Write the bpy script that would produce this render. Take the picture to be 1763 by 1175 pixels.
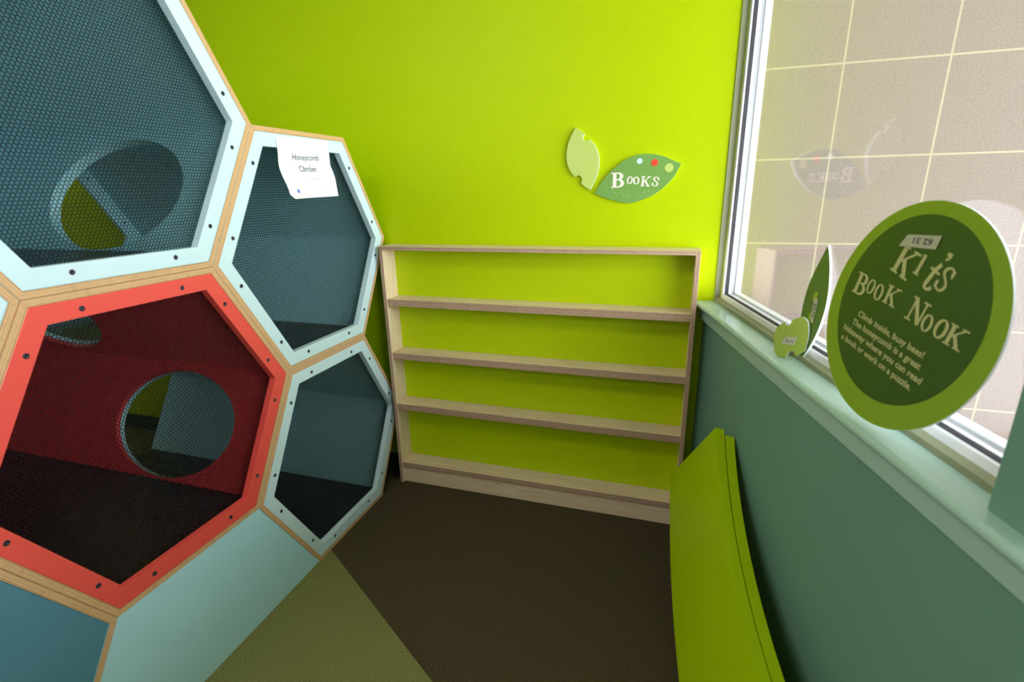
import bpy, bmesh, math, random
from mathutils import Vector, Matrix
from mathutils.geometry import tessellate_polygon
random.seed(4)
C = bpy.context.scene.collection
for o in list(bpy.data.objects):
    bpy.data.objects.remove(o)
S = bpy.context.scene
pi = math.pi; cos = math.cos; sin = math.sin; R = math.radians

# ------------------------------------------------------------------ camera
F_PX = 867.7
yaw, pit, rol = -0.3098, 0.2930, -0.0215
fwd = Vector((sin(yaw)*cos(pit)*1.0, cos(yaw)*cos(pit), -sin(pit)))
right0 = Vector((cos(yaw), -sin(yaw), 0)); up0 = right0.cross(fwd)
rgt = right0*cos(rol) + up0*sin(rol); upv = -right0*sin(rol) + up0*cos(rol)
cd = bpy.data.cameras.new('camera'); cam = bpy.data.objects.new('camera', cd); C.objects.link(cam)
cam.matrix_world = Matrix(((rgt.x, upv.x, -fwd.x, 1.3507), (rgt.y, upv.y, -fwd.y, -2.2189), (rgt.z, upv.z, -fwd.z, 1.5101), (0, 0, 0, 1)))
cd.sensor_width = 36; cd.sensor_fit = 'HORIZONTAL'; cd.lens = F_PX/1763*36
cd.clip_start = 0.02
cd.dof.use_dof = True; cd.dof.focus_distance = 2.1; cd.dof.aperture_fstop = 3.2
S.camera = cam
# ------------------------------------------------------------------ world, exposure
S.view_settings.view_transform = 'Standard'; S.view_settings.look = 'None'
S.view_settings.gamma = 1; S.view_settings.use_curve_mapping = False
S.view_settings.exposure = -0.1
w = bpy.data.worlds.new('world'); S.world = w; w.use_nodes = True
w.node_tree.nodes['Background'].inputs[0].default_value = (0.92, 0.96, 1.0, 1)
w.node_tree.nodes['Background'].inputs[1].default_value = 13.6
# ------------------------------------------------------------------ wall frame of the slanted window wall
ANG = 0.2268; CX = 1.4938
dW = Vector((sin(ANG), -cos(ANG), 0)); nW = Vector((-cos(ANG), -sin(ANG), 0)); C0 = Vector((CX, 0, 0))
def WP(a, off, z): return C0 + dW*a + nW*off + Vector((0, 0, z))
ZS = 1.046
# daylight portals at the window and at the added, unseen second one
def area(name, loc, normal, sx, sy, power, col=(1, 1, 1), portal=False, spread=None):
    l = bpy.data.lights.new(name, 'AREA'); l.shape = 'RECTANGLE'; l.size = sx; l.size_y = sy
    l.energy = power; l.color = col
    if portal: l.cycles.is_portal = True
    if spread: l.spread = spread
    o = bpy.data.objects.new(name, l); C.objects.link(o)
    o.rotation_euler = Vector(normal).to_track_quat('-Z', 'Z').to_euler(); o.location = loc
    return o
area('window_portal', WP(2.27, -0.3, 1.85), nW, 1.5, 1.75, 1, portal=True)
area('window_portal', WP(0.7, -0.3, 1.85), nW, 1.5, 1.75, 1, portal=True)

# ------------------------------------------------------------------ materials
def srgb(r, g, b):
    f = lambda c: (c/255/12.92 if c/255 <= .04045 else ((c/255+.055)/1.055)**2.4)
    return (f(r), f(g), f(b), 1)
def mat(name, col, rough=.5, spec=.5, metal=0, noise=0, nscale=30, bump=0, bscale=200):
    m = bpy.data.materials.new(name); m.use_nodes = True; nt = m.node_tree; b = nt.nodes['Principled BSDF']
    b.inputs['Roughness'].default_value = rough; b.inputs['Specular IOR Level'].default_value = spec
    b.inputs['Metallic'].default_value = metal
    tc = nt.nodes.new('ShaderNodeTexCoord')
    n = nt.nodes.new('ShaderNodeTexNoise'); n.inputs['Scale'].default_value = nscale; n.inputs['Detail'].default_value = 4
    nt.links.new(tc.outputs['Object'], n.inputs['Vector'])
    mx = nt.nodes.new('ShaderNodeMix'); mx.data_type = 'RGBA'
    k = noise
    mx.inputs[6].default_value = tuple(c*(1-k) for c in col[:3])+(1,); mx.inputs[7].default_value = tuple(min(1, c*(1+k)) for c in col[:3])+(1,)
    nt.links.new(n.outputs['Fac'], mx.inputs[0]); nt.links.new(mx.outputs[2], b.inputs['Base Color'])
    if bump:
        n2 = nt.nodes.new('ShaderNodeTexNoise'); n2.inputs['Scale'].default_value = bscale
        nt.links.new(tc.outputs['Object'], n2.inputs['Vector'])
        bp = nt.nodes.new('ShaderNodeBump'); bp.inputs['Strength'].default_value = bump; bp.inputs['Distance'].default_value = .002
        nt.links.new(n2.outputs['Fac'], bp.inputs['Height']); nt.links.new(bp.outputs[0], b.inputs['Normal'])
    return m
def ramp(nt, fac, stops, interp='LINEAR'):
    r = nt.nodes.new('ShaderNodeValToRGB'); r.color_ramp.interpolation = interp
    e = r.color_ramp.elements
    while len(e) < len(stops): e.new(.5)
    for i, (p, c) in enumerate(stops): e[i].position = p; e[i].color = c
    nt.links.new(fac, r.inputs[0]); return r
def math_node(nt, op, a, b=None):
    n = nt.nodes.new('ShaderNodeMath'); n.operation = op
    for i, v in enumerate((a, b)):
        if v is None: continue
        if isinstance(v, (int, float)): n.inputs[i].default_value = v
        else: nt.links.new(v, n.inputs[i])
    return n.outputs[0]
def ply(name, axis, light, dark, layers=9, width=.018, hexr=None):
    """plywood edge: thin glued layers running along the board; axis is the direction across them"""
    m = bpy.data.materials.new(name); m.use_nodes = True; nt = m.node_tree; b = nt.nodes['Principled BSDF']
    b.inputs['Roughness'].default_value = .45
    tc = nt.nodes.new('ShaderNodeTexCoord'); sp = nt.nodes.new('ShaderNodeSeparateXYZ'); nt.links.new(tc.outputs['Object'], sp.inputs[0])
    if hexr:
        ds = []
        for k in range(3):
            a = R(30+60*k); v = nt.nodes.new('ShaderNodeVectorMath'); v.operation = 'DOT_PRODUCT'
            nt.links.new(tc.outputs['Object'], v.inputs[0]); v.inputs[1].default_value = (0, cos(a), sin(a))
            ds.append(math_node(nt, 'ABSOLUTE', v.outputs['Value']))
        d = math_node(nt, 'MAXIMUM', math_node(nt, 'MAXIMUM', ds[0], ds[1]), ds[2])
    else: d = sp.outputs[axis]
    n0 = nt.nodes.new('ShaderNodeTexNoise'); n0.inputs['Scale'].default_value = 9; nt.links.new(tc.outputs['Object'], n0.inputs['Vector'])
    t = math_node(nt, 'ADD', math_node(nt, 'MULTIPLY', d, layers/width), math_node(nt, 'MULTIPLY', n0.outputs['Fac'], .8))
    n1 = nt.nodes.new('ShaderNodeTexNoise'); n1.noise_dimensions = '1D'; n1.inputs['Scale'].default_value = .9; n1.inputs['Detail'].default_value = 2
    nt.links.new(t, n1.inputs['W'])
    r = ramp(nt, n1.outputs['Fac'], [(.3, dark), (.48, tuple(.5*(a+c) for a, c in zip(light, dark))), (.62, light)])
    # little voids and darker flecks along the layers
    n2 = nt.nodes.new('ShaderNodeTexNoise'); n2.inputs['Scale'].default_value = 60; nt.links.new(tc.outputs['Object'], n2.inputs['Vector'])
    mx = nt.nodes.new('ShaderNodeMix'); mx.data_type = 'RGBA'; mx.blend_type = 'MULTIPLY'; mx.inputs[0].default_value = .25
    r2 = ramp(nt, n2.outputs['Fac'], [(.3, (.55, .5, .45, 1)), (.5, (1, 1, 1, 1))])
    nt.links.new(r.outputs[0], mx.inputs[6]); nt.links.new(r2.outputs[0], mx.inputs[7]); nt.links.new(mx.outputs[2], b.inputs['Base Color'])
    return m
def maple(name, light, dark, sc=(1.2, 18, 18)):
    m = bpy.data.materials.new(name); m.use_nodes = True; nt = m.node_tree; b = nt.nodes['Principled BSDF']
    b.inputs['Roughness'].default_value = .42
    tc = nt.nodes.new('ShaderNodeTexCoord'); mp = nt.nodes.new('ShaderNodeMapping'); mp.inputs['Scale'].default_value = sc
    nt.links.new(tc.outputs['Object'], mp.inputs[0])
    n = nt.nodes.new('ShaderNodeTexNoise'); n.inputs['Scale'].default_value = 2.5; n.inputs['Detail'].default_value = 6; n.inputs['Distortion'].default_value = 1.3
    nt.links.new(mp.outputs[0], n.inputs['Vector'])
    r = ramp(nt, n.outputs['Fac'], [(.3, dark), (.6, light)])
    nt.links.new(r.outputs[0], b.inputs['Base Color']); return m

M = {}
M['green_wall'] = mat('lime_wall_paint', (0.45, 0.588, 0.0, 1), .42, .12, noise=.02, nscale=3, bump=.05, bscale=120)
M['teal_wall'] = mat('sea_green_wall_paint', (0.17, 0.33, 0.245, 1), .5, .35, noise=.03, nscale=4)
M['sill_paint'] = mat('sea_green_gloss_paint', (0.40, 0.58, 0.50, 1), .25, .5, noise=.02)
M['white_paint'] = mat('white_paint', (.72, .72, .70, 1), .6)
M['cyan'] = mat('pale_aqua_laminate', (0.62, 0.81, 0.87, 1), .3, .45, noise=.01)
M['cyan_shaded'] = mat('aqua_paint_shaded', (0.44, 0.78, 0.84, 1), .4, .4, noise=.02)  # same aqua paint as the frames, with interior shade put into the colour
M['aqua'] = mat('aqua_laminate', (0.46, 0.75, 0.84, 1), .3, .45, noise=.01)
M['blue'] = mat('mid_blue_laminate', (0.09, 0.24, 0.32, 1), .3, .45, noise=.01)
M['red'] = mat('coral_laminate', (0.85, 0.095, 0.075, 1), .34, .45, noise=.01)
M['red_in'] = mat('red_paint_inside', (0.80, 0.07, 0.08, 1), .4, .4, noise=.02)
M['black_mat'] = mat('black_vinyl', (0.030, 0.027, 0.031, 1), .38, .5, noise=.4, nscale=5, bump=.3, bscale=14)
M['net'] = mat('black_plastic_net', (0.006, 0.007, 0.009, 1), .6, .15)
M['screw'] = mat('dark_steel', (0.03, 0.03, 0.05, 1), .35, .5, metal=.3)
M['ply_hex'] = ply('plywood_edge_hex', 0, (0.80, 0.51, 0.27, 1), (0.42, 0.22, 0.085, 1), 7, .018, hexr=True)
M['ply_z'] = ply('plywood_edge_level', 2, (0.58, 0.40, 0.28, 1), (0.36, 0.215, 0.14, 1), 7)
M['ply_x'] = ply('plywood_edge_upright', 0, (0.58, 0.40, 0.28, 1), (0.36, 0.215, 0.14, 1), 7)
M['maple'] = maple('maple_veneer', (0.84, 0.67, 0.45, 1), (0.72, 0.52, 0.33, 1))
M['maple_v'] = maple('maple_veneer_upright', (0.90, 0.73, 0.52, 1), (0.80, 0.60, 0.40, 1), (18, 18, 1.2))
M['bench'] = mat('lime_laminate', (0.40, 0.56, 0.0, 1), .4, .25, noise=.01)
M['stop'] = mat('shade_tinted_stop', (0.25, 0.27, 0.15, 1), .5, .3)  # olive tone carries low light and the lime wall's reflection
M['white_frame'] = mat('white_window_vinyl', (.82, .83, .84, 1), .35)
M['grey_frame'] = mat('grey_track', (.33, .34, .38, 1), .4)
M['gasket'] = mat('black_gasket', (.02, .02, .03, 1), .6)
M['foam'] = mat('white_board_edge', (.82, .86, .88, 1), .5)
M['sign_dark'] = mat('dark_green_print', (0.042, 0.098, 0.010, 1), .38, .45, noise=.12, nscale=60)
M['sign_lime'] = mat('lime_print', (0.26, 0.40, 0.02, 1), .35, .45)
M['lobe'] = mat('yellow_green_print', (0.36, 0.47, 0.07, 1), .4, .4)
M['panel_green'] = mat('lime_back_laminate', (0.50, 0.66, 0.0, 1), .35, .3)
M['base_green'] = mat('dark_green_base', (0.02, 0.05, 0.018, 1), .5)
M['cream'] = mat('cream_print', (0.55, 0.52, 0.24, 1), .4)
M['leaf_pale'] = mat('pale_green_print', (0.50, 0.62, 0.15, 1), .5, .3, noise=.03, nscale=150)
M['leaf_green'] = mat('leaf_green_print', (0.17, 0.34, 0.075, 1), .5, .3, noise=.10, nscale=110)
M['leaf_mark'] = mat('leaf_speckle_print', (0.30, 0.46, 0.10, 1), .5, .3)
M['leaf_dark'] = mat('olive_leaf_print', (0.11, 0.20, 0.035, 1), .4, .4, noise=.08, nscale=80)
M['letter'] = mat('off_white_print', (0.80, 0.76, 0.66, 1), .5)
M['dot_blue'] = mat('pale_blue_print', (0.58, 0.72, 0.86, 1), .5)
M['dot_red'] = mat('red_print', (0.85, 0.055, 0.02, 1), .5)
M['paper'] = mat('white_paper', (.82, .82, .87, 1), .7, .2)
M['ink'] = mat('grey_ink', (.09, .09, .11, 1), .6)
M['ink_faint'] = mat('faint_ink', (.42, .44, .55, 1), .6)
M['ink_blue'] = mat('blue_ink', (.08, .16, .55, 1), .6)
M['sticker'] = mat('masking_tape', (0.52, 0.50, 0.36, 1), .6, noise=.06)
M['yellow'] = mat('yellow_print', (0.42, 0.47, 0.02, 1), .5)

# carpet: dark brown field, olive field beyond a straight seam
def carpet():
    m = bpy.data.materials.new('carpet'); m.use_nodes = True; nt = m.node_tree; b = nt.nodes['Principled BSDF']
    b.inputs['Roughness'].default_value = .95; b.inputs['Specular IOR Level'].default_value = .1
    tc = nt.nodes.new('ShaderNodeTexCoord'); n = nt.nodes.new('ShaderNodeTexNoise'); n.inputs['Scale'].default_value = 240; n.inputs['Detail'].default_value = 3
    nt.links.new(tc.outputs['Object'], n.inputs['Vector'])
    a = ramp(nt, n.outputs['Fac'], [(.3, (.034, .025, .011, 1)), (.7, (.112, .085, .046, 1))])
    c = ramp(nt, n.outputs['Fac'], [(.3, (.115, .118, .034, 1)), (.7, (.29, .28, .105, 1))])
    v = nt.nodes.new('ShaderNodeVectorMath'); v.operation = 'DOT_PRODUCT'; nt.links.new(tc.outputs['Object'], v.inputs[0])
    # seam through (-.01,-.68) and (.71,-1.129)
    d = Vector((.72, -.449, 0)).normalized(); nn = Vector((d.y, -d.x, 0))
    v.inputs[1].default_value = nn
    k = math_node(nt, 'GREATER_THAN', v.outputs['Value'], nn.dot(Vector((-.01, -.68, 0))))
    mx = nt.nodes.new('ShaderNodeMix'); mx.data_type = 'RGBA'
    nt.links.new(k, mx.inputs[0]); nt.links.new(a.outputs[0], mx.inputs[6]); nt.links.new(c.outputs[0], mx.inputs[7])
    nt.links.new(mx.outputs[2], b.inputs['Base Color'])
    bp = nt.nodes.new('ShaderNodeBump'); bp.inputs['Strength'].default_value = .7; bp.inputs['Distance'].default_value = .004
    nt.links.new(n.outputs['Fac'], bp.inputs['Height']); nt.links.new(bp.outputs[0], b.inputs['Normal'])
    return m
M['carpet'] = carpet()
def tiles():
    m = bpy.data.materials.new('stone_tile'); m.use_nodes = True; nt = m.node_tree; b = nt.nodes['Principled BSDF']
    b.inputs['Roughness'].default_value = .7
    tc = nt.nodes.new('ShaderNodeTexCoord'); sp = nt.nodes.new('ShaderNodeSeparateXYZ'); nt.links.new(tc.outputs['Object'], sp.inputs[0])
    def line(out, org):
        t = math_node(nt, 'DIVIDE', math_node(nt, 'ADD', out, -org + 32.5), .3245)
        f = math_node(nt, 'FRACT', t); return math_node(nt, 'MINIMUM', f, math_node(nt, 'SUBTRACT', 1, f))
    # origin lines x = 1.900 , z = 1.924
    lx = line(sp.outputs[0], 1.900 - .3245*.0 + (32.5 % .3245)); lz = line(sp.outputs[2], 1.924 + (32.5 % .3245))
    g = math_node(nt, 'LESS_THAN', math_node(nt, 'MINIMUM', lx, lz), .0100)
    n = nt.nodes.new('ShaderNodeTexNoise'); n.inputs['Scale'].default_value = 160; n.inputs['Detail'].default_value = 5; nt.links.new(tc.outputs['Object'], n.inputs['Vector'])
    r = ramp(nt, n.outputs['Fac'], [(.3, (.16, .118, .106, 1)), (.7, (.235, .176, .158, 1))])
    mx = nt.nodes.new('ShaderNodeMix'); mx.data_type = 'RGBA'; nt.links.new(g, mx.inputs[0]); nt.links.new(r.outputs[0], mx.inputs[6]); mx.inputs[7].default_value = (.35, .29, .20, 1)
    nt.links.new(mx.outputs[2], b.inputs['Base Color']); return m
M['tiles'] = tiles()
def glass():
    m = bpy.data.materials.new('window_glass'); m.use_nodes = True; nt = m.node_tree
    nt.nodes.remove(nt.nodes['Principled BSDF'])
    f = nt.nodes.new('ShaderNodeFresnel')
    # the pane's rear face meets the ray inside a thin sheet: same index on both sides of it
    ge = nt.nodes.new('ShaderNodeNewGeometry')
    nt.links.new(math_node(nt, 'SUBTRACT', 1.5, math_node(nt, 'MULTIPLY', ge.outputs['Backfacing'], 1.5-1/1.5)), f.inputs[0])
    t = nt.nodes.new('ShaderNodeBsdfTransparent'); t.inputs[0].default_value = (.97, .98, .98, 1)
    g = nt.nodes.new('ShaderNodeBsdfGlossy'); g.inputs['Roughness'].default_value = 0
    x = nt.nodes.new('ShaderNodeMixShader')
    nt.links.new(f.outputs[0], x.inputs[0]); nt.links.new(t.outputs[0], x.inputs[1]); nt.links.new(g.outputs[0], x.inputs[2])
    nt.links.new(x.outputs[0], nt.nodes['Material Output'].inputs[0]); return m
M['glass'] = glass()
def emis(name, col, st):
    m = bpy.data.materials.new(name); m.use_nodes = True; b = m.node_tree.nodes['Principled BSDF']
    b.inputs['Emission Color'].default_value = col; b.inputs['Emission Strength'].default_value = st; return m
M['lamp'] = emis('added_lamp_diffuser', (1, .96, .9, 1), 1.2)

# ------------------------------------------------------------------ helpers
def link(name, bm, mats, parent=None, loc=None, smooth=False, bevel=0, normals=True):
    if normals: bmesh.ops.recalc_face_normals(bm, faces=bm.faces[:])
    me = bpy.data.meshes.new(name); bm.to_mesh(me); bm.free()
    for m in (mats if isinstance(mats, (list, tuple)) else [mats]): me.materials.append(m)
    o = bpy.data.objects.new(name, me); C.objects.link(o)
    if parent: o.parent = parent
    if loc is not None: o.location = loc
    if smooth:
        for p in me.polygons: p.use_smooth = True
    if bevel:
        b = o.modifiers.new('bevel', 'BEVEL'); b.width = bevel; b.segments = 2; b.limit_method = 'ANGLE'; b.angle_limit = R(40)
        b.harden_normals = False
    return o
def empty(name, label, cat, loc=(0, 0, 0), group=None):
    o = bpy.data.objects.new(name, None); C.objects.link(o); o.location = loc
    o['label'] = label; o['category'] = cat
    if group: o['group'] = group
    o.empty_display_size = .1
    return o
def tag(o, label=None, cat=None, group=None, kind=None):
    for k, v in (('label', label), ('category', cat), ('group', group), ('kind', kind)):
        if v: o[k] = v
    return o
def box(bm, a, b, f=lambda x, y, z: Vector((x, y, z)), mi=0):
    vs = [bm.verts.new(f(x, y, z)) for x in (a[0], b[0]) for y in (a[1], b[1]) for z in (a[2], b[2])]
    out = []
    for q in ((0, 1, 3, 2), (4, 6, 7, 5), (0, 4, 5, 1), (2, 3, 7, 6), (0, 2, 6, 4), (1, 5, 7, 3)):
        fc = bm.faces.new([vs[i] for i in q]); fc.material_index = mi; out.append(fc)
    return out
def plate(bm, loops, f, t0, t1, mi=(0, 0, 0), loops1=None):
    """solid slab bounded by closed 2D loops (first outer, rest holes); f(x,y,t) -> 3D"""
    loops1 = loops1 or loops
    flat = [p for l in loops for p in l]
    tris = tessellate_polygon([[Vector((p[0], p[1], 0)) for p in l] for l in loops])
    v0 = [bm.verts.new(f(p[0], p[1], t0)) for p in flat]
    v1 = [bm.verts.new(f(p[0], p[1], t1)) for l in loops1 for p in l]
    for t in tris:
        try:
            a = bm.faces.new([v0[i] for i in t]); a.material_index = mi[0]
            b = bm.faces.new([v1[i] for i in reversed(t)]); b.material_index = mi[1]
        except ValueError: pass
    k = 0
    for l in loops:
        n = len(l)
        for i in range(n):
            j = (i+1) % n
            q = bm.faces.new((v0[k+i], v0[k+j], v1[k+j], v1[k+i])); q.material_index = mi[2]
        k += n
def ellipse(cx, cy, rx, ry, n=64): return [(cx+rx*cos(2*pi*i/n), cy+ry*sin(2*pi*i/n)) for i in range(n)]
def catmull(pts, n=6):
    out = []; m = len(pts)
    for i in range(m):
        p0, p1, p2, p3 = pts[i-1], pts[i], pts[(i+1) % m], pts[(i+2) % m]
        for k in range(n):
            t = k/n
            out.append(tuple(.5*(2*b+(c-a)*t+(2*a-5*b+4*c-d)*t*t+(-a+3*b-3*c+d)*t**3) for a, b, c, d in zip(p0, p1, p2, p3)))
    return out
def open_catmull(pts, n=6):
    P = [pts[0]]+list(pts)+[pts[-1]]; out = []
    for i in range(1, len(P)-2):
        for k in range(n):
            t = k/n
            out.append(tuple(.5*(2*b+(c-a)*t+(2*a-5*b+4*c-d)*t*t+(-a+3*b-3*c+d)*t**3) for a, b, c, d in zip(P[i-1], P[i], P[i+1], P[i+2])))
    out.append(tuple(pts[-1])); return out

# ------------------------------------------------------------------ room shell
def struct(name, bm, m, **k): return tag(link(name, bm, m, **k), kind='structure')
XL, YF, ZC = -3.0, -5.6, 2.75
def slab(z0, z1):
    bm = bmesh.new(); q0 = WP(.13*math.tan(ANG), -.13, 0); e = WP(5.75, -.13, 0)
    plate(bm, [[(XL-.1, YF-.1), (e.x, YF-.1), (e.x, e.y), (q0.x, q0.y), (q0.x, .19), (XL-.1, .19)]], lambda x, y, t: Vector((x, y, t)), z0, z1); return bm
struct('floor', slab(-.1, 0), M['carpet'])
struct('ceiling', slab(ZC, ZC+.1), M['white_paint'])
# lime back wall (its right end is mitred by the window wall)
bm = bmesh.new()
xe = WP(.13*math.tan(ANG), -.13, 0).x
box(bm, (XL-.1, 0, 0), (xe, .19, ZC)); struct('wall_back', bm, M['green_wall'])
bm = bmesh.new(); box(bm, (XL-.1, YF, 0), (XL, 0, ZC)); struct('wall_left', bm, M['white_paint'])
bm = bmesh.new(); box(bm, (XL, YF-.1, 0), (WP(5.75, 0, 0).x, YF, ZC)); struct('wall_front', bm, M['white_paint'])
# window wall: below, above, between
def wbox(bm, a, b, mi=0): return box(bm, a, b, WP, mi)
TW = .13; A1, A2, A3 = 1.441, 1.56, 2.98; ZT = 2.62; AE = 5.75
def wall_seg(bm, a, b, z0, z1):
    """slab between along=a and b; a=None starts flush with the back wall"""
    def st(off): return (off*-math.tan(ANG)) if a is None else a
    vs = [WP(st(0), 0, z0), WP(b, 0, z0), WP(b, -TW, z0), WP(st(-TW), -TW, z0)]
    v0 = [bm.verts.new(v) for v in vs]; v1 = [bm.verts.new(v+Vector((0, 0, z1-z0))) for v in vs]
    bm.faces.new(v0); bm.faces.new(v1)
    for i in range(4): bm.faces.new((v0[i], v0[(i+1) % 4], v1[(i+1) % 4], v1[i]))
bm = bmesh.new()
wall_seg(bm, None, AE, 0, ZS-.025); wall_seg(bm, None, AE, ZT, ZC); wall_seg(bm, A1, A2, ZS-.025, ZT); wall_seg(bm, A3, AE, ZS-.025, ZT)
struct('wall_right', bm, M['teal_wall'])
# baseboard behind the climber
bm = bmesh.new(); box(bm, (XL, -.012, 0), (.026, 0, .10)); struct('baseboard_back', bm, M['base_green'], bevel=.003)
# sill cap and apron
def sill():
    bm = bmesh.new(); th = .025
    prof = [(-.10, ZS-th), (-.10, ZS)]
    r = .011; xo = .0396
    for i in range(7):
        t = pi/2 - (pi)*i/6; prof.append((xo-r+r*cos(t), ZS-r-.0015+r*sin(t)))
    prof.append((xo-r, ZS-th))
    for a, b in ((None, A1+.14),):
        l0 = []; l1 = []
        for off, z in prof:
            l0.append(bm.verts.new(WP(off*-math.tan(ANG), off, z))); l1.append(bm.verts.new(WP(b, off, z)))
        bm.faces.new(l0); bm.faces.new(l1)
        n = len(prof)
        for i in range(n): bm.faces.new((l0[i], l0[(i+1) % n], l1[(i+1) % n], l1[i]))
    return bm
# opening above the sill is between along 0 and A1: the sill runs under it, cut back at the wall faces
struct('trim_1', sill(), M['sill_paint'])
bm = bmesh.new()
vs = []
for off in (0, .019):
    for z in (.9738, ZS-.0255):
        vs.append((off, z))
prof = [(0, .9738), (.019, .9738), (.019, ZS-.0255), (0, ZS-.0255)]
l0 = [bm.verts.new(WP(-o*math.tan(ANG), o, z)) for o, z in prof]; l1 = [bm.verts.new(WP(A1+.14, o, z)) for o, z in prof]
bm.faces.new(l0); bm.faces.new(l1)
for i in range(4): bm.faces.new((l0[i], l0[(i+1) % 4], l1[(i+1) % 4], l1[i]))
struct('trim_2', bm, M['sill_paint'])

# windows: nested rectangular rings
def ring(bm, a0_, a1_, z0, z1, w0, w1, o0, o1, mi=0):
    """picture-frame ring: inset w0..w1 from the opening, between offsets o0..o1"""
    def lp(w, o): return [WP(a0_+w, o, z0+w), WP(a1_-w, o, z0+w), WP(a1_-w, o, z1-w), WP(a0_+w, o, z1-w)]
    Ls = [[bm.verts.new(p) for p in lp(w, o)] for w, o in ((w0, o0), (w1, o0), (w1, o1), (w0, o1))]
    for k in range(4):
        A, B = Ls[k], Ls[(k+1) % 4]
        for i in range(4):
            f = bm.faces.new((A[i], A[(i+1) % 4], B[(i+1) % 4], B[i])); f.material_index = mi
def window(name, a, b):
    z0, z1 = ZS, ZT
    root = bpy.data.objects.new(name, None); C.objects.link(root); root['kind'] = 'structure'
    bm = bmesh.new()
    ring(bm, a, b, z0, z1, 0, .013, -.034, -.127, 0)      # painted stop
    link('window_stop', bm, M['stop'], root)
    bm = bmesh.new()
    ring(bm, a, b, z0, z1, .013, .032, -.060, -.127, 0)
    ring(bm, a, b, z0, z1, .032, .036, -.0805, -.091, 0)
    ring(bm, a, b, z0, z1, .032, .036, -.0912, -.104, 1)
    ring(bm, a, b, z0, z1, .032, .040, -.1042, -.128, 0)
    link('window_frame', bm, [M['white_frame'], M['grey_frame']], root)
    bm = bmesh.new(); ring(bm, a, b, z0, z1, .0322, .0350, -.068, -.0800, 0); link('gasket', bm, M['gasket'], root)
    bm = bmesh.new(); wbox(bm, (a+.034, -.080, z0+.034), (b-.034, -.076, z1-.034)); link('glass_pane', bm, M['glass'], root)
window('window_1', .0, A1)
window('added_window', A2, A3)  # unseen window added to bring more daylight onto the climber

# outside: tiled wall and paving
bm = bmesh.new(); box(bm, (xe+.01, .1, -.3), (5.5, .3, 2.855)); struct('wall_outside', bm, M['tiles'])
bm = bmesh.new()
plate(bm, [[(WP(-.04, 0, 0).x, .3), (5.5, .3), (5.5, -6), (WP(5.75, -.2, 0).x, -6), (WP(5.75, -.2, 0).x, WP(5.75, -.2, 0).y), (WP(0, -.2, 0).x, WP(0, -.2, 0).y)]], lambda x, y, t: Vector((x, y, t)), 2.86, 2.96)
struct('added_overhang', bm, M['white_paint'])  # unseen eave added to shade the upper tiles
M['paving'] = mat('pale_paving', (.50, .44, .40, 1), .8, noise=.2, nscale=6)
bm = bmesh.new(); box(bm, (1.2, -7, -.35), (9, .1, -.3)); struct('ground_outside', bm, M['paving'])

# ------------------------------------------------------------------ honeycomb climber
s = .5; h = s*math.sqrt(3)/2; YC = -.5124; T = .018
def hexpt(r, k): return (r*cos(R(60*k)), r*sin(R(60*k)))
RO = s - .0006; RI = s - T*2/math.sqrt(3)
def tube_mesh(depth, holes, body, closed=False):
    """six mitred boards; holes: {edge: [(x, v, rx, rv)]} in the board's own plane"""
    bm = bmesh.new()
    for k in range(6):
        p0, p1 = Vector((0,)+hexpt(RO, k)), Vector((0,)+hexpt(RO, k+1))
        q0, q1 = Vector((0,)+hexpt(RI, k)), Vector((0,)+hexpt(RI, k+1))
        e = (p1-p0).normalized(); L = (p1-p0).length; inn = (-(p0+p1)/2).normalized(); m = (q0-p0).dot(e)
        def f(x, v, t): return p0 + e*v + inn*t + Vector((x, 0, 0))
        lo = [[(-.0, 0), (-.0, L), (-depth, L), (-depth, 0)]]; li = [[(-.0, m), (-.0, L-m), (-depth, L-m), (-depth, m)]]
        for (hx, hv, rx, rv) in holes.get(k, []):
            el = ellipse(hx, hv, rx, rv, 72); lo.append(el); li.append(el)
        n0 = len(bm.faces)
        plate(bm, lo, f, 0, inn.dot(q0-p0), (1, 1, 1), li)
        bm.faces.ensure_lookup_table()
        for fc in bm.faces[n0:]:
            xs = [v.co.x for v in fc.verts]
            if max(xs) > -1e-5 and min(xs) > -1e-5: fc.material_index = 0
    return bm
def hexring(bm, ro, ri, x0, x1, mi=(0, 0, 0)):
    plate(bm, [[hexpt(ro, k) for k in range(6)], [hexpt(ri, k) for k in range(6)]], lambda y, z, x: Vector((x, y, z)), x0, x1, mi)
FRO = RI - .0008; FRI = .425
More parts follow.
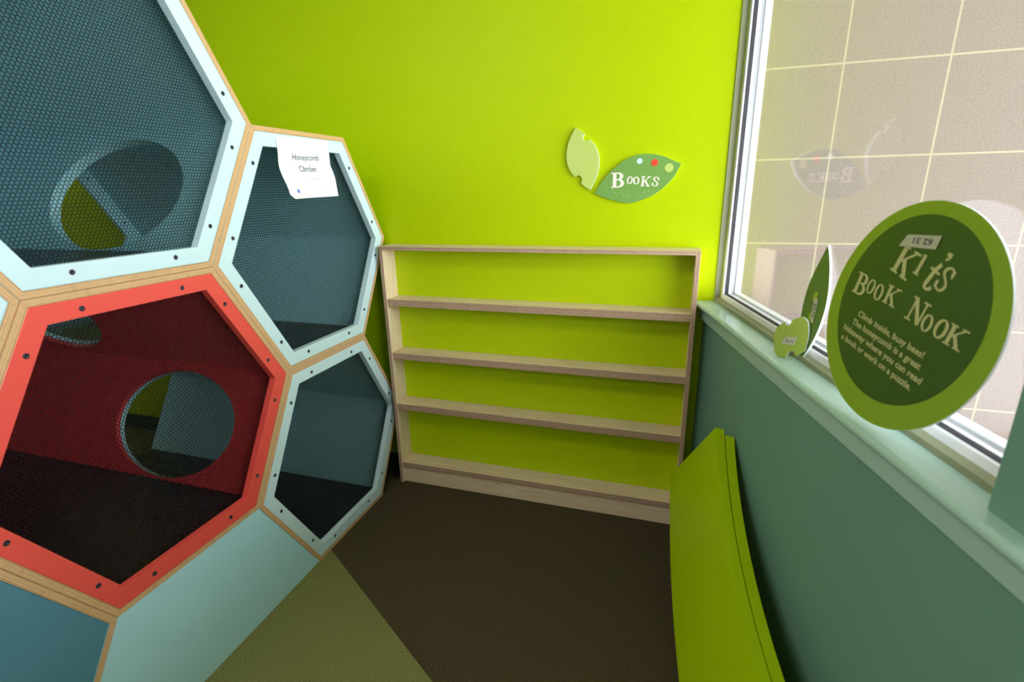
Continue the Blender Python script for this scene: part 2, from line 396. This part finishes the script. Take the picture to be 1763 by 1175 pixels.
def net_mesh():
    p = .0098; a = p/math.sqrt(3); th = .0009; half = FRO*math.sqrt(3)/2 - .006
    ap = (FRI*math.sqrt(3)/2) + .008
    vs = []; fs = []; key = {}
    def V(y, z, x):
        k = (round(y*2e5), round(z*2e5), x)
        if k not in key: key[k] = len(vs); vs.append((-x*th, y, z))
        return key[k]
    nr = int(.5/(a*1.5))+1
    nd = [(cos(R(30+60*k)), sin(R(30+60*k))) for k in range(6)]
    for r in range(-nr, nr+1):
        for c in range(-60, 61):
            y = (c + (.5 if r % 2 else 0))*p; z = r*a*1.5
            if max(y*n[0]+z*n[1] for n in nd) > ap: continue
            o = [(y+a*cos(R(30+60*k)), z+a*sin(R(30+60*k))) for k in range(6)]
            i = [(y+a*.86*cos(R(30+60*k)), z+a*.86*sin(R(30+60*k))) for k in range(6)]
            O0 = [V(*q, 0) for q in o]; I0 = [V(*q, 0) for q in i]; O1 = [V(*q, 1) for q in o]; I1 = [V(*q, 1) for q in i]
            for k in range(6):
                j = (k+1) % 6
                fs.append((O0[k], O0[j], I0[j], I0[k])); fs.append((O1[j], O1[k], I1[k], I1[j])); fs.append((I0[k], I0[j], I1[j], I1[k]))
    me = bpy.data.meshes.new('net_panel'); me.from_pydata(vs, [], fs); me.materials.append(M['net']); return me
NET = net_mesh()
def screw_bm():
    bm = bmesh.new(); n = 16; prev = None
    for x, r in ((0.0, .0068), (.0009, .0066), (.0016, .0054), (.0019, .0030), (.0010, .0026), (.0008, .0)):
        if r == 0:
            c = bm.verts.new((x, 0, 0))
            for i in range(n): bm.faces.new((prev[i], prev[(i+1) % n], c))
        else:
            cur = [bm.verts.new((x, r*cos(2*pi*i/n), r*sin(2*pi*i/n))) for i in range(n)]
            if prev:
                for i in range(n): bm.faces.new((prev[i], prev[(i+1) % n], cur[(i+1) % n], cur[i]))
            else: bm.faces.new(cur)
            prev = cur
    return bm
screw0 = None
CELLS = 'honeycomb cells of the climber'
def cell(label, cy, cz, outer, inner, depth, holes, kind='net', back=None):
    global screw0
    root = empty('honeycomb_cell', label, 'play structure', (0, cy, cz), CELLS)
    link('hexagonal_tube', tube_mesh(depth, holes, inner), [M['ply_hex'], inner], root)
    if kind == 'net':
        bm = bmesh.new(); hexring(bm, FRO, FRI, -.0005, -.0275)
        fr = link('face_frame', bm, outer, root, bevel=.0012)
        nt = bpy.data.objects.new('net_panel', NET); C.objects.link(nt); nt.parent = root; nt.location = (-.0282, 0, 0)
        for k in range(6):
            a = R(30+60*k)
            for sgn in (-1, 1):
                y = .389*cos(a) - sgn*.135*sin(a); z = .389*sin(a) + sgn*.135*cos(a)
                if screw0 is None:
                    sc = link('screw', screw_bm(), M['screw'], fr, smooth=True); screw0 = sc
                else:
                    sc = screw0.copy(); C.objects.link(sc); sc.parent = fr
                sc.location = (-.0006, y, z)
        # vinyl mat on the floor of the cell
        bm = bmesh.new(); zb = -RI*math.sqrt(3)/2; wd = RI/2
        n = 24; top = []
        box(bm, (-depth+.02, -wd+.002, zb+.0005), (-.0305, wd-.002, zb+.026))
        for v in bm.verts:
            if v.co.z > zb+.01: v.co.y += (.013 if v.co.y > 0 else -.013)
        link('floor_mat', bm, M['black_mat'], root, bevel=.006)
    else:
        bm = bmesh.new(); plate(bm, [[hexpt(FRO, k) for k in range(6)]], lambda y, z, x: Vector((x, y, z)), -.001, -.019)
        link('face_panel', bm, outer, root, bevel=.001)
    if back == 'frame':
        bm = bmesh.new(); hexring(bm, FRO, .40, -depth+.001, -depth+.019)
        bf = link('back_frame', bm, inner, root)
        for k in range(6):
            a = R(30+60*k)
            for sgn in (-1, 1):
                sc = screw0.copy(); C.objects.link(sc); sc.parent = bf
                sc.location = (-depth+.019, .384*cos(a) - sgn*.135*sin(a), .384*sin(a) + sgn*.135*cos(a))
    if back == 'panel':  # unseen closure added to keep the tube interior dark
        bm = bmesh.new(); plate(bm, [[hexpt(FRO, k) for k in range(6)]], lambda y, z, x: Vector((x, y, z)), -depth+.001, -depth+.019)
        link('back_panel', bm, inner, root)
    return root
VM = RO/2
ur = cell('tall pale aqua framed hexagon cell by the lime wall, with the paper notice', YC, 3*h, M['cyan'], M['cyan_shaded'], 1.6,
          {2: [(-.50, VM, .305, .208)], 3: [(-1.085, VM, .30, .205)]}, back='frame')
lr = cell('pale aqua framed hexagon cell resting on the floor beside the bookcase', YC, h, M['cyan'], M['cyan_shaded'], 1.6,
          {2: [(-.475, VM, .298, .207)]})
red = cell('coral red framed hexagon cell with round hole inside', YC-.75, 2*h, M['red'], M['red_in'], 1.9,
           {5: [(-.475, VM, .298, .207)], 0: [(-1.085, VM, .30, .205)]}, back='panel')
big = cell('large aqua framed hexagon cell at top left, nearest the camera', YC-.75, 4*h, M['cyan'], M['cyan_shaded'], 1.9,
           {5: [(-.50, VM, .305, .208)]}, back='panel')
ll = cell('closed blue hexagon cell at bottom left below the coral red cell', YC-1.5, h, M['blue'], M['cyan_shaded'], 1.0, {}, kind='panel')
lu = cell('hexagon cell at the left edge, only a plywood corner showing', YC-1.5, 3*h, M['cyan'], M['cyan_shaded'], 1.6, {})
# half-height base panel under the coral cell
bm = bmesh.new()
tr = [(YC-.75-.5+.001, .001), (YC-.75+.5-.001, .001), (YC-.75+.25-.0005, h-.001), (YC-.75-.25+.0005, h-.001)]
plate(bm, [tr], lambda y, z, x: Vector((x, y, z)), -.001, -.019)
tag(link('base_panel', bm, M['aqua'], bevel=.001), 'pale aqua sloping-sided panel on the carpet under the coral cell', 'panel')

# ------------------------------------------------------------------ bookcase
BX0, BX1, BD, BH = .0273, 1.457, .1177, 1.2641
bk = empty('bookcase', 'shallow pale plywood bookcase with empty shelves against the lime wall', 'bookcase', ((BX0+BX1)/2, 0, 0))
bk_o = Vector(((BX0+BX1)/2, 0, 0))
def board(name, a, b, face, edge, parent=bk, bev=.0012):
    bm = bmesh.new(); fs = box(bm, Vector(a)-bk_o, Vector(b)-bk_o)
    bmesh.ops.recalc_face_normals(bm, faces=bm.faces[:])
    for f in bm.faces: f.material_index = 1 if f.normal.y < -.5 else 0
    return link(name, bm, [face, edge], parent, bevel=bev)
st = .0178
board('side_panel', (BX0, -BD, 0), (BX0+st, -.001, BH), M['maple_v'], M['ply_x'])
board('side_panel', (BX1-st, -BD, 0), (BX1, -.001, BH), M['maple_v'], M['ply_x'])
board('top_panel', (BX0+st, -BD, BH-st), (BX1-st, -.001, BH), M['maple'], M['ply_z'])
def shelf(z, lip):
    bm = bmesh.new()
    x0, x1 = BX0+st, BX1-st; yf = -BD+.005
    prof = [(-.008, z), (yf, z), (yf, z-lip), (yf+.018, z-lip), (yf+.018, z-.018), (-.008, z-.018)]
    l0 = [bm.verts.new(Vector((x0, y, zz))-bk_o) for y, zz in prof]; l1 = [bm.verts.new(Vector((x1, y, zz))-bk_o) for y, zz in prof]
    bm.faces.new(l0); bm.faces.new(l1)
    for i in range(6): bm.faces.new((l0[i], l0[(i+1) % 6], l1[(i+1) % 6], l1[i]))
    bmesh.ops.recalc_face_normals(bm, faces=bm.faces[:])
    for f in bm.faces: f.material_index = 1 if f.normal.y < -.5 and f.calc_center_median().y+bk_o.y < yf+.003 else 0
    return link('shelf', bm, [M['maple'], M['ply_z']], bk, bevel=.0012)
for z in (1.0108, .7379, .4609): shelf(z, .034)
shelf(.1206, .026)
board('kick_board', (BX0+st, -BD+.016, 0), (BX1-st, -BD+.034, .0945), M['maple'], M['maple'])
board('back_panel', (BX0+st, -.007, .095), (BX1-st, -.0012, BH-st), M['panel_green'], M['panel_green'], bev=0)['label'] = 'lime green back panel'
bm = bmesh.new()
for v in range(1):
    n = 12; ps = [bm.verts.new((-.16+.0035*cos(2*pi*i/n), -BD+.0158, .075+.0035*sin(2*pi*i/n))) for i in range(n)]
    qs = [bm.verts.new(p.co+Vector((0, -.001, 0))) for p in ps]
    bm.faces.new(qs); bm.faces.new(ps)
    for i in range(n): bm.faces.new((ps[i], ps[(i+1) % n], qs[(i+1) % n], qs[i]))
link('screw', bm, M['screw'], bk)

# ------------------------------------------------------------------ curved boards leaning on the window wall
def bench():
    c = Vector((2.0685, -1.3491, 2.0516)); az, t = .1868, -.2516; R1, R2 = 1.6918, 2.1179
    N = Vector((cos(az)*cos(t), sin(az)*cos(t), sin(t))); e1 = Vector((0, 0, 1)).cross(N).normalized(); e2 = N.cross(e1)
    c = c + nW*.014
    a0_, a1_ = R(-55.8), R(-180+55.8); n = 72
    def loop(r1, r2, b0, b1):
        A = [(r1*cos(b0+(b1-b0)*i/n), r1*sin(b0+(b1-b0)*i/n)) for i in range(n+1)]
        B = [(r2*cos(b0+(b1-b0)*i/n), r2*sin(b0+(b1-b0)*i/n)) for i in range(n+1)]
        return A + B[::-1]
    f = lambda x, y, tt: c + e1*x + e2*y + N*tt
    for k, (t0, t1, d, lab) in enumerate(((0, .0305, 0, 'long curved lime green board leaning by the window wall, in front of its twin'),
                                          (.0345, .065, R(.7), 'long curved lime green board against the window wall, behind its twin'))):
        bm = bmesh.new(); plate(bm, [loop(R1, R2, a0_-d, a1_+d)], f, t0, t1)
        tag(link('curved_board', bm, M['bench'], bevel=.003), lab, 'board', 'curved lime boards under the window')
bench()

# ------------------------------------------------------------------ lettering
def stroke(bm, pts, f, thick=.2, thin=.08, t=0):
    """calligraphic ribbon: thick where it runs upright, thin where it runs level"""
    P = [Vector(p) for p in pts]; L = []; Rr = []
    for i, p in enumerate(P):
        d = (P[min(i+1, len(P)-1)] - P[max(i-1, 0)]).normalized()
        wd = (thin + (thick-thin)*abs(d.y)**1.5)/2
        nn = Vector((-d.y, d.x)); L.append(p+nn*wd); Rr.append(p-nn*wd)
    l = [bm.verts.new(f(q.x, q.y, t)) for q in L]; r = [bm.verts.new(f(q.x, q.y, t)) for q in Rr]
    for i in range(len(P)-1): bm.faces.new((l[i], l[i+1], r[i+1], r[i]))
def arcp(cx, cy, rx, ry, d0, d1, n=20): return [(cx+rx*cos(R(d0+(d1-d0)*i/n)), cy+ry*sin(R(d0+(d1-d0)*i/n))) for i in range(n+1)]
GL = {
 'B': (.72, [([(.2, .02), (.2, .98)], 1), ([(.0, .04), (.4, .04)], 1), ([(.0, .96), (.4, .96)], 1), ([(.2, .96)]+arcp(.38, .74, .24, .22, 90, -90)+[(.2, .52)], 1), ([(.2, .52)]+arcp(.38, .28, .30, .24, 90, -90)+[(.2, .04)], 1)]),
 'O': (.78, [(arcp(.38, .5, .30, .46, 0, 360, 40), 1)]),
 'K': (.9, [([(.2, .02), (.2, .98)], 1), ([(.0, .04), (.4, .04)], 1), ([(.0, .96), (.4, .96)], 1), ([(.8, .96), (.24, .42)], .45), ([(.40, .58), (.76, .04)], 1.05), ([(.62, .96), (.98, .96)], 1), ([(.56, .04), (.96, .04)], 1)]),
 'I': (.4, [([(.2, .02), (.2, .98)], 1), ([(.0, .04), (.4, .04)], 1), ([(.06, .94), (.26, .96)], 1.3)]),
 'N': (.95, [([(.2, .02), (.2, .98)], .5), ([(.8, .02), (.8, .98)], .5), ([(.18, .98), (.8, .02)], 1.1), ([(.02, .04), (.38, .04)], 1), ([(.0, .96), (.3, .96)], 1), ([(.62, .96), (1, .96)], 1)]),
 'S': (.7, [(open_catmull([(.60, .72), (.56, .88), (.36, .97), (.14, .86), (.12, .68), (.30, .54), (.50, .42), (.60, .26), (.50, .08), (.30, .03), (.10, .12), (.06, .30)]), .85), ([(.62, .64), (.62, .95)], .4), ([(.05, .05), (.05, .34)], .4)]),
 't': (.6, [([(.42, 1.0), (.30, .72)]+open_catmull([(.30, .72), (.30, .40), (.30, .14), (.42, .03), (.60, .10), (.66, .20)]), 1), ([(.04, .70), (.62, .70)], 1.2)]),
 "'": (.25, [(arcp(.12, .92, .05, .05, 0, 360, 12), 1), (open_catmull([(.18, .92), (.16, .78), (.04, .66)]), .6)]),
}
def word(bm, f, items, thick=.2, thin=.08):
    """items: (glyph, x, y, height, width factor, rotation)"""
    for g, x, y, hh, wf, rot in items:
        cr, sr = cos(R(rot)), sin(R(rot))
        for q, (pts, k) in enumerate(GL[g][1]):
            fn = lambda a, b, t: f(x+(a*wf*hh*cr - b*hh*sr), y+(a*wf*hh*sr + b*hh*cr), t+.00006*q)
            stroke(bm, pts, fn, thick*k, thin*(k if k > 1 else 1))
def text_mesh(parent, f, lines, m, name='lettering', off=0.0, shear=0):
    """lines: (string, x_left, y_base, width_target, size)"""
    bm = bmesh.new()
    for sx, x, y, wt, size, flip in lines:
        cu = bpy.data.curves.new('t', 'FONT'); cu.body = sx; cu.size = size; cu.offset = off; cu.resolution_u = 3; cu.shear = shear
        ob = bpy.data.objects.new('t', cu); C.objects.link(ob)
        bpy.context.view_layer.update()
        me = bpy.data.meshes.new_from_object(ob.evaluated_get(bpy.context.evaluated_depsgraph_get()))
        xs = [v.co.x for v in me.vertices]; k = (wt/(max(xs)-min(xs))) if wt else 1; mn = min(xs)
        cx = wt/2 if wt else 0
        vs = []
        for v in me.vertices:
            px, py = (v.co.x-mn)*k, v.co.y
            if flip: px, py = wt-px, size*.7-py
            vs.append(bm.verts.new(f(x+px, y+py, 0)))
        for p in me.polygons:
            try: bm.faces.new([vs[i] for i in p.vertices])
            except ValueError: pass
        bpy.data.objects.remove(ob); bpy.data.curves.remove(cu); bpy.data.meshes.remove(me)
    return link(name, bm, m, parent, normals=False)

# ------------------------------------------------------------------ signs on the lime wall
def smooth_leaf(parts):
    out = []
    for seg in parts: out += open_catmull(seg, 6)[:-1]
    return out
l1 = smooth_leaf([[(.9376, 1.7453), (.958, 1.733), (.9767, 1.7197)], [(.9767, 1.7197), (.9690, 1.712), (.9690, 1.7023), (.9740, 1.6955), (.9834, 1.6922), (.9955, 1.6985)],
      [(.9955, 1.6985), (1.0165, 1.676), (1.0310, 1.6486), (1.0375, 1.61), (1.0297, 1.5561), (1.0031, 1.4996)], [(1.0031, 1.4996), (.984, 1.511), (.9642, 1.5262)],
      [(.9642, 1.5262), (.9685, 1.538), (.9667, 1.5479), (.9610, 1.5560), (.9500, 1.5589), (.9365, 1.5527)], [(.9365, 1.5527), (.9107, 1.5909), (.9010, 1.638), (.9115, 1.6955), (.9376, 1.7453)]])
lf = empty('leaf_sign', 'small pale green leaf plaque with two bites on the lime wall', 'sign', (.97, -.001, 1.62))
o = Vector((.97, -.001, 1.62)); wf = lambda x, z, t: Vector((x, -.001-t, z))-o
bm = bmesh.new(); plate(bm, [l1], wf, 0, .012, (1, 0, 1)); link('board', bm, [M['leaf_pale'], M['foam']], lf)
l2 = smooth_leaf([[(1.0213, 1.4853), (1.0645, 1.5493), (1.1266, 1.6032), (1.1727, 1.6261), (1.2262, 1.6341), (1.2876, 1.6237), (1.3607, 1.5916)],
                  [(1.3607, 1.5916), (1.3274, 1.5331), (1.2696, 1.481), (1.2125, 1.4548), (1.1573, 1.4448), (1.0879, 1.4604), (1.0213, 1.4853)]])
l2o = Vector((1.19, -.001, 1.54)); lb = empty('book_sign', 'green leaf plaque reading BOOKS on the lime wall above the bookcase', 'sign', l2o)
wf2 = lambda x, z, t: Vector((x, -.001-t, z))-l2o
bm = bmesh.new(); plate(bm, [l2], wf2, 0, .012, (1, 0, 1)); link('board', bm, [M['leaf_green'], M['foam']], lb)
bm = bmesh.new()
word(bm, lambda x, z, t: wf2(x, z, .0127+t), [('B', 1.0905, 1.5065, .0590, 1.12, 1), ('O', 1.1515, 1.5215, .0300, .98, -8), ('O', 1.1795, 1.5170, .0300, 1.05, 4), ('K', 1.2075, 1.5105, .0385, 1.05, -3), ('S', 1.2515, 1.5115, .0360, 1.0, -10)], .22, .085)
link('lettering', bm, M['letter'], lb, normals=False)
for cx_, cz_, r_, mm in ((1.2000, 1.6071, .0110, 'dot_blue'), (1.2588, 1.5995, .0133, 'dot_red'), (1.3157, 1.5783, .0168, 'leaf_pale')):
    bm = bmesh.new(); plate(bm, [ellipse(cx_, cz_, r_, r_, 32)], wf2, .0118, .0128); d_ = link('dot', bm, M[mm], lb)
    d_['label'] = {'dot_blue': 'pale blue dot', 'dot_red': 'red dot', 'leaf_pale': 'pale green dot'}[mm]
bm = bmesh.new()
for i in range(34):
    x = random.uniform(1.085, 1.25); z = 1.478+random.gauss(0, .008)-.02*(x-1.15)
    rr_ = random.uniform(.001, .0034)
    n = 6; vs = [bm.verts.new(wf2(x+rr_*random.uniform(.5, 1.2)*cos(2*pi*k/n), z+rr_*random.uniform(.5, 1.2)*sin(2*pi*k/n), .0126)) for k in range(n)]
    bm.faces.new(vs)
link('speckle_print', bm, M['leaf_mark'], lb, normals=False)

# ------------------------------------------------------------------ paper notice on the climber
pn = empty('paper_notice', 'white paper notice reading Honeycomb Climber taped to the aqua cell', 'notice', (.002, -.52, 1.6))
po = Vector((.002, -.52, 1.6))
def psurf(u, v, t=0):
    """u across (0..1), v down (0..1): sheet held at the top, curling away from the net below"""
    y = -.668 + .292*u + (.010 if v < .15 else .010)*(1-v)*.6
    z = 1.7035 + .006*u - .212*v
    x = .0015 + .010*sin(pi*min(1, v/.30))*.0 + .034*max(0, (v-.42)/.58)**1.0*(1-.15*u) + .004*sin(v*9+u*2)*min(1, v*2)
    x += .018*(max(0, v-.93)/.07)*(max(0, .25-u)/.25)
    return Vector((max(x, .0008)+t, y, z))-po
bm = bmesh.new(); nu, nv = 12, 40
for t in (0, .0004):
    g = [[bm.verts.new(psurf(i/nu, j/nv, t)) for j in range(nv+1)] for i in range(nu+1)]
    for i in range(nu):
        for j in range(nv): bm.faces.new((g[i][j], g[i+1][j], g[i+1][j+1], g[i][j+1]))
    if t == 0: g0 = g
bnd = lambda g: [g[i][0] for i in range(nu+1)]+[g[nu][j] for j in range(1, nv+1)]+[g[i][nv] for i in range(nu-1, -1, -1)]+[g[0][j] for j in range(nv-1, 0, -1)]
a_, b_ = bnd(g0), bnd(g)
for i in range(len(a_)): bm.faces.new((a_[i], a_[(i+1) % len(a_)], b_[(i+1) % len(a_)], b_[i]))
link('sheet', bm, M['paper'], pn, smooth=False)
pf = lambda x, y, t: psurf(x/.292, y/.212, .0010)
pf2 = lambda x, y, t: psurf(x/.292, 1-y/.212, .0010)
text_mesh(pn, pf2, [('Honeycomb', .073, .136, .150, .030, False), ('Climber', .100, .095, .098, .030, False)], M['ink'], off=.0002)
text_mesh(pn, pf2, [('Grow Zone', .128, .066, .062, .011, False)], M['ink_faint'], 'small_print')
bm = bmesh.new(); vs = [bm.verts.new(pf2(.050+.006*cos(2*pi*i/14), .026+.008*sin(2*pi*i/14), 0)) for i in range(14)]; bm.faces.new(vs)
link('logo', bm, M['ink_blue'], pn, normals=False)
text_mesh(pn, pf2, [('~~~', .222, .026, .028, .018, False), ('=====', .228, .014, .028, .010, False)], M['ink_faint'], 'logo')

# ------------------------------------------------------------------ round sign on the sill
def tilt_basis(az, t):
    N = Vector((-cos(az)*cos(t), -sin(az)*cos(t), sin(t))); e1 = Vector((0, 0, 1)).cross(N).normalized(); return N, e1, N.cross(e1)
N, e1, e2 = tilt_basis(.2795, .1378)
sc_ = Vector((1.7661, -1.1232, 1.2651)); RS = .2125
kn = empty('round_sign', 'large round green sign reading Kit\'s Book Nook leaning on the window', 'sign', sc_)
fd = lambda x, y, t: e1*x + e2*y + N*t
bm = bmesh.new(); plate(bm, [ellipse(0, 0, RS, RS, 96)], fd, 0, -.004, (0, 1, 1)); link('board', bm, [M['sign_lime'], M['foam']], kn)
bm = bmesh.new(); plate(bm, [ellipse(0, .011, .1775, .1775, 96)], fd, .0008, -.0004); link('inner_disc', bm, M['sign_dark'], kn)['label'] = 'dark green inner disc'
th = R(-8.7); ct, s_t = cos(th), sin(th)
fr_ = lambda x, y, t: fd(x*ct - y*s_t, x*s_t + y*ct, .0016+t)
bm = bmesh.new()
word(bm, fr_, [('K', -.0735, .0700, .0540, 1.02, -8), ('I', -.0155, .0815, .0380, 1.0, -6), ('t', .0090, .0690, .0500, .85, -14), ("'", .0350, .0960, .0400, 1.1, -8), ('S', .0405, .0745, .0440, .86, -12),
               ('B', -.1525, -.0040, .0450, 1.1, 0), ('O', -.1145, .0095, .0300, .98, -4), ('O', -.0850, .0040, .0325, .95, 6), ('K', -.0570, .0090, .0360, 1.10, 0),
               ('N', .0120, .0040, .0440, 1.02, -3), ('O', .0560, -.0010, .0310, .98, 4), ('O', .0840, .0020, .0340, 1.0, -4), ('K', .1120, .0000, .0360, 1.12, 0)], .20, .075)
link('title_lettering', bm, M['cream'], kn, normals=False)
text_mesh(kn, fr_, [('Climb inside, busy bees!', -.1040, -.0415, .197, .0175, False), ('The honeycomb is a great', -.1110, -.0620, .209, .0175, False),
                    ('hideaway where you can read', -.1290, -.0825, .243, .0175, False), ('a book or work on a puzzle.', -.1235, -.1030, .224, .0175, False)], M['cream'], off=.00045)
stk = [(-.0437, .1490), (.0350, .1531), (.0310, .1291), (-.0568, .1263)]
bm = bmesh.new(); plate(bm, [stk], fd, .0030, .0022); stc = link('price_sticker', bm, M['sticker'], kn)
text_mesh(stc, lambda x, y, t: fd(x, y, .0034), [('62 31', -.026, .1345, .046, .0155, True)], M['ink'], 'handwriting', off=.0004)

# ------------------------------------------------------------------ dark leaf and small lobed piece
N2, g1, g2 = tilt_basis(.279, .138)
lo_ = Vector((1.7027, -.7524, 1.0465)) + e1*0
dl = empty('leaf_sign', 'dark green pointed leaf board standing upright on the sill', 'sign', lo_)
f3 = lambda x, y, t: g1*x + g2*y + N2*t
lp = smooth_leaf([[(-.0314, .3103), (-.0530, .2481), (-.0655, .197), (-.0645, .1409), (-.0510, .0900), (-.0243, .045), (-.0031, .0025)],
                  [(-.0031, .0025), (.0218, .0538), (.0355, .1131), (.0319, .1815), (.0034, .2566), (-.0314, .3103)]])
bm = bmesh.new(); plate(bm, [lp], f3, 0, -.006, (0, 1, 1)); link('board', bm, [M['leaf_dark'], M['foam']], dl)
bm = bmesh.new(); plate(bm, [[(-.0200, .173), (-.0030, .171), (.0055, .1066), (-.0100, .111)]], f3, .0018, .0010); sk = link('price_sticker', bm, M['sticker'], dl)
th2 = R(-98)
text_mesh(sk, lambda x, y, t: f3(-.0075+x*cos(R(-81))-y*sin(R(-81)), .158+x*sin(R(-81))+y*cos(R(-81)), .0022), [('62.16', 0, -.004, .036, .012, False)], M['ink'], 'handwriting', off=.0003)
bm = bmesh.new(); plate(bm, [ellipse(-.0190, .176, .0085, .0125, 20)], f3, .0014, .0004); link('dot', bm, M['yellow'], dl)
bm = bmesh.new(); plate(bm, [ellipse(-.0150, .118, .0105, .0150, 20)], f3, .0009, -.0002); link('dot', bm, M['sign_lime'], dl)

N4, k1, k2 = tilt_basis(.9, 0)
bo = Vector((1.6698, -.7337, 1.0465))
lbm = empty('lobed_sign', 'small light green rounded board with two notches on the sill', 'sign', bo)
f4 = lambda x, y, t: k1*x + k2*y + N4*t
lob = smooth_leaf([[(0.0, .0005), (-.014, -.0002), (-.0265, .0010), (-.0345, .0140), (-.0395, .0464), (-.0380, .0708), (-.0316, .0859), (-.0145, .1006)],
                   [(-.0145, .1006), (-.0128, .0940), (-.0078, .0915), (-.0020, .0945), (.0035, .1105)],
                   [(.0035, .1105), (.0247, .1213), (.0393, .1155), (.0463, .0991), (.0494, .0671), (.0462, .0316)], [(.0462, .0316), (.0230, .0103)],
                   [(.0230, .0103), (.0225, .0190), (.0163, .0245), (.0055, .0190), (0.0, .0005)]])
bm = bmesh.new(); plate(bm, [lob], f4, 0, -.007, (0, 1, 1)); link('board', bm, [M['lobe'], M['foam']], lbm)['label'] = 'light green board'
bm = bmesh.new(); plate(bm, [[(-.0082, .0597), (.0237, .0661), (.0170, .0420), (-.0182, .0358)]], f4, .0016, .0008); s4 = link('price_sticker', bm, M['sticker'], lbm)
text_mesh(s4, lambda x, y, t: f4(x, y, .0020), [('62.14', -.006, .0470, .020, .0095, False)], M['ink'], 'handwriting', off=.0002)

# ------------------------------------------------------------------ unseen ceiling lights added as room fill (behind and above the camera)
for i, (x, y) in enumerate(((-.2, -2.1), (-.2, -4.1))):
    t = empty('added_ceiling_light', ('added unseen ceiling light over the carpet', 'added unseen ceiling light at the far end of the room')[i], 'light', (x, y, ZC), 'added ceiling lights')
    bm = bmesh.new()
    plate(bm, [[(-.62, -.32), (.62, -.32), (.62, .32), (-.62, .32)], [(-.59, -.29), (.59, -.29), (.59, .29), (-.59, .29)]], lambda a, b, z: Vector((a, b, z)), -.001, -.03); link('frame', bm, M['white_frame'], t)
    bm = bmesh.new(); box(bm, (-.588, -.288, -.022), (.588, .288, -.002)); link('diffuser', bm, M['lamp'], t)
    area('added_fill_light', (x, y, ZC-.04), (0, 0, -1), 1.15, .55, 26, (1, .95, .88))
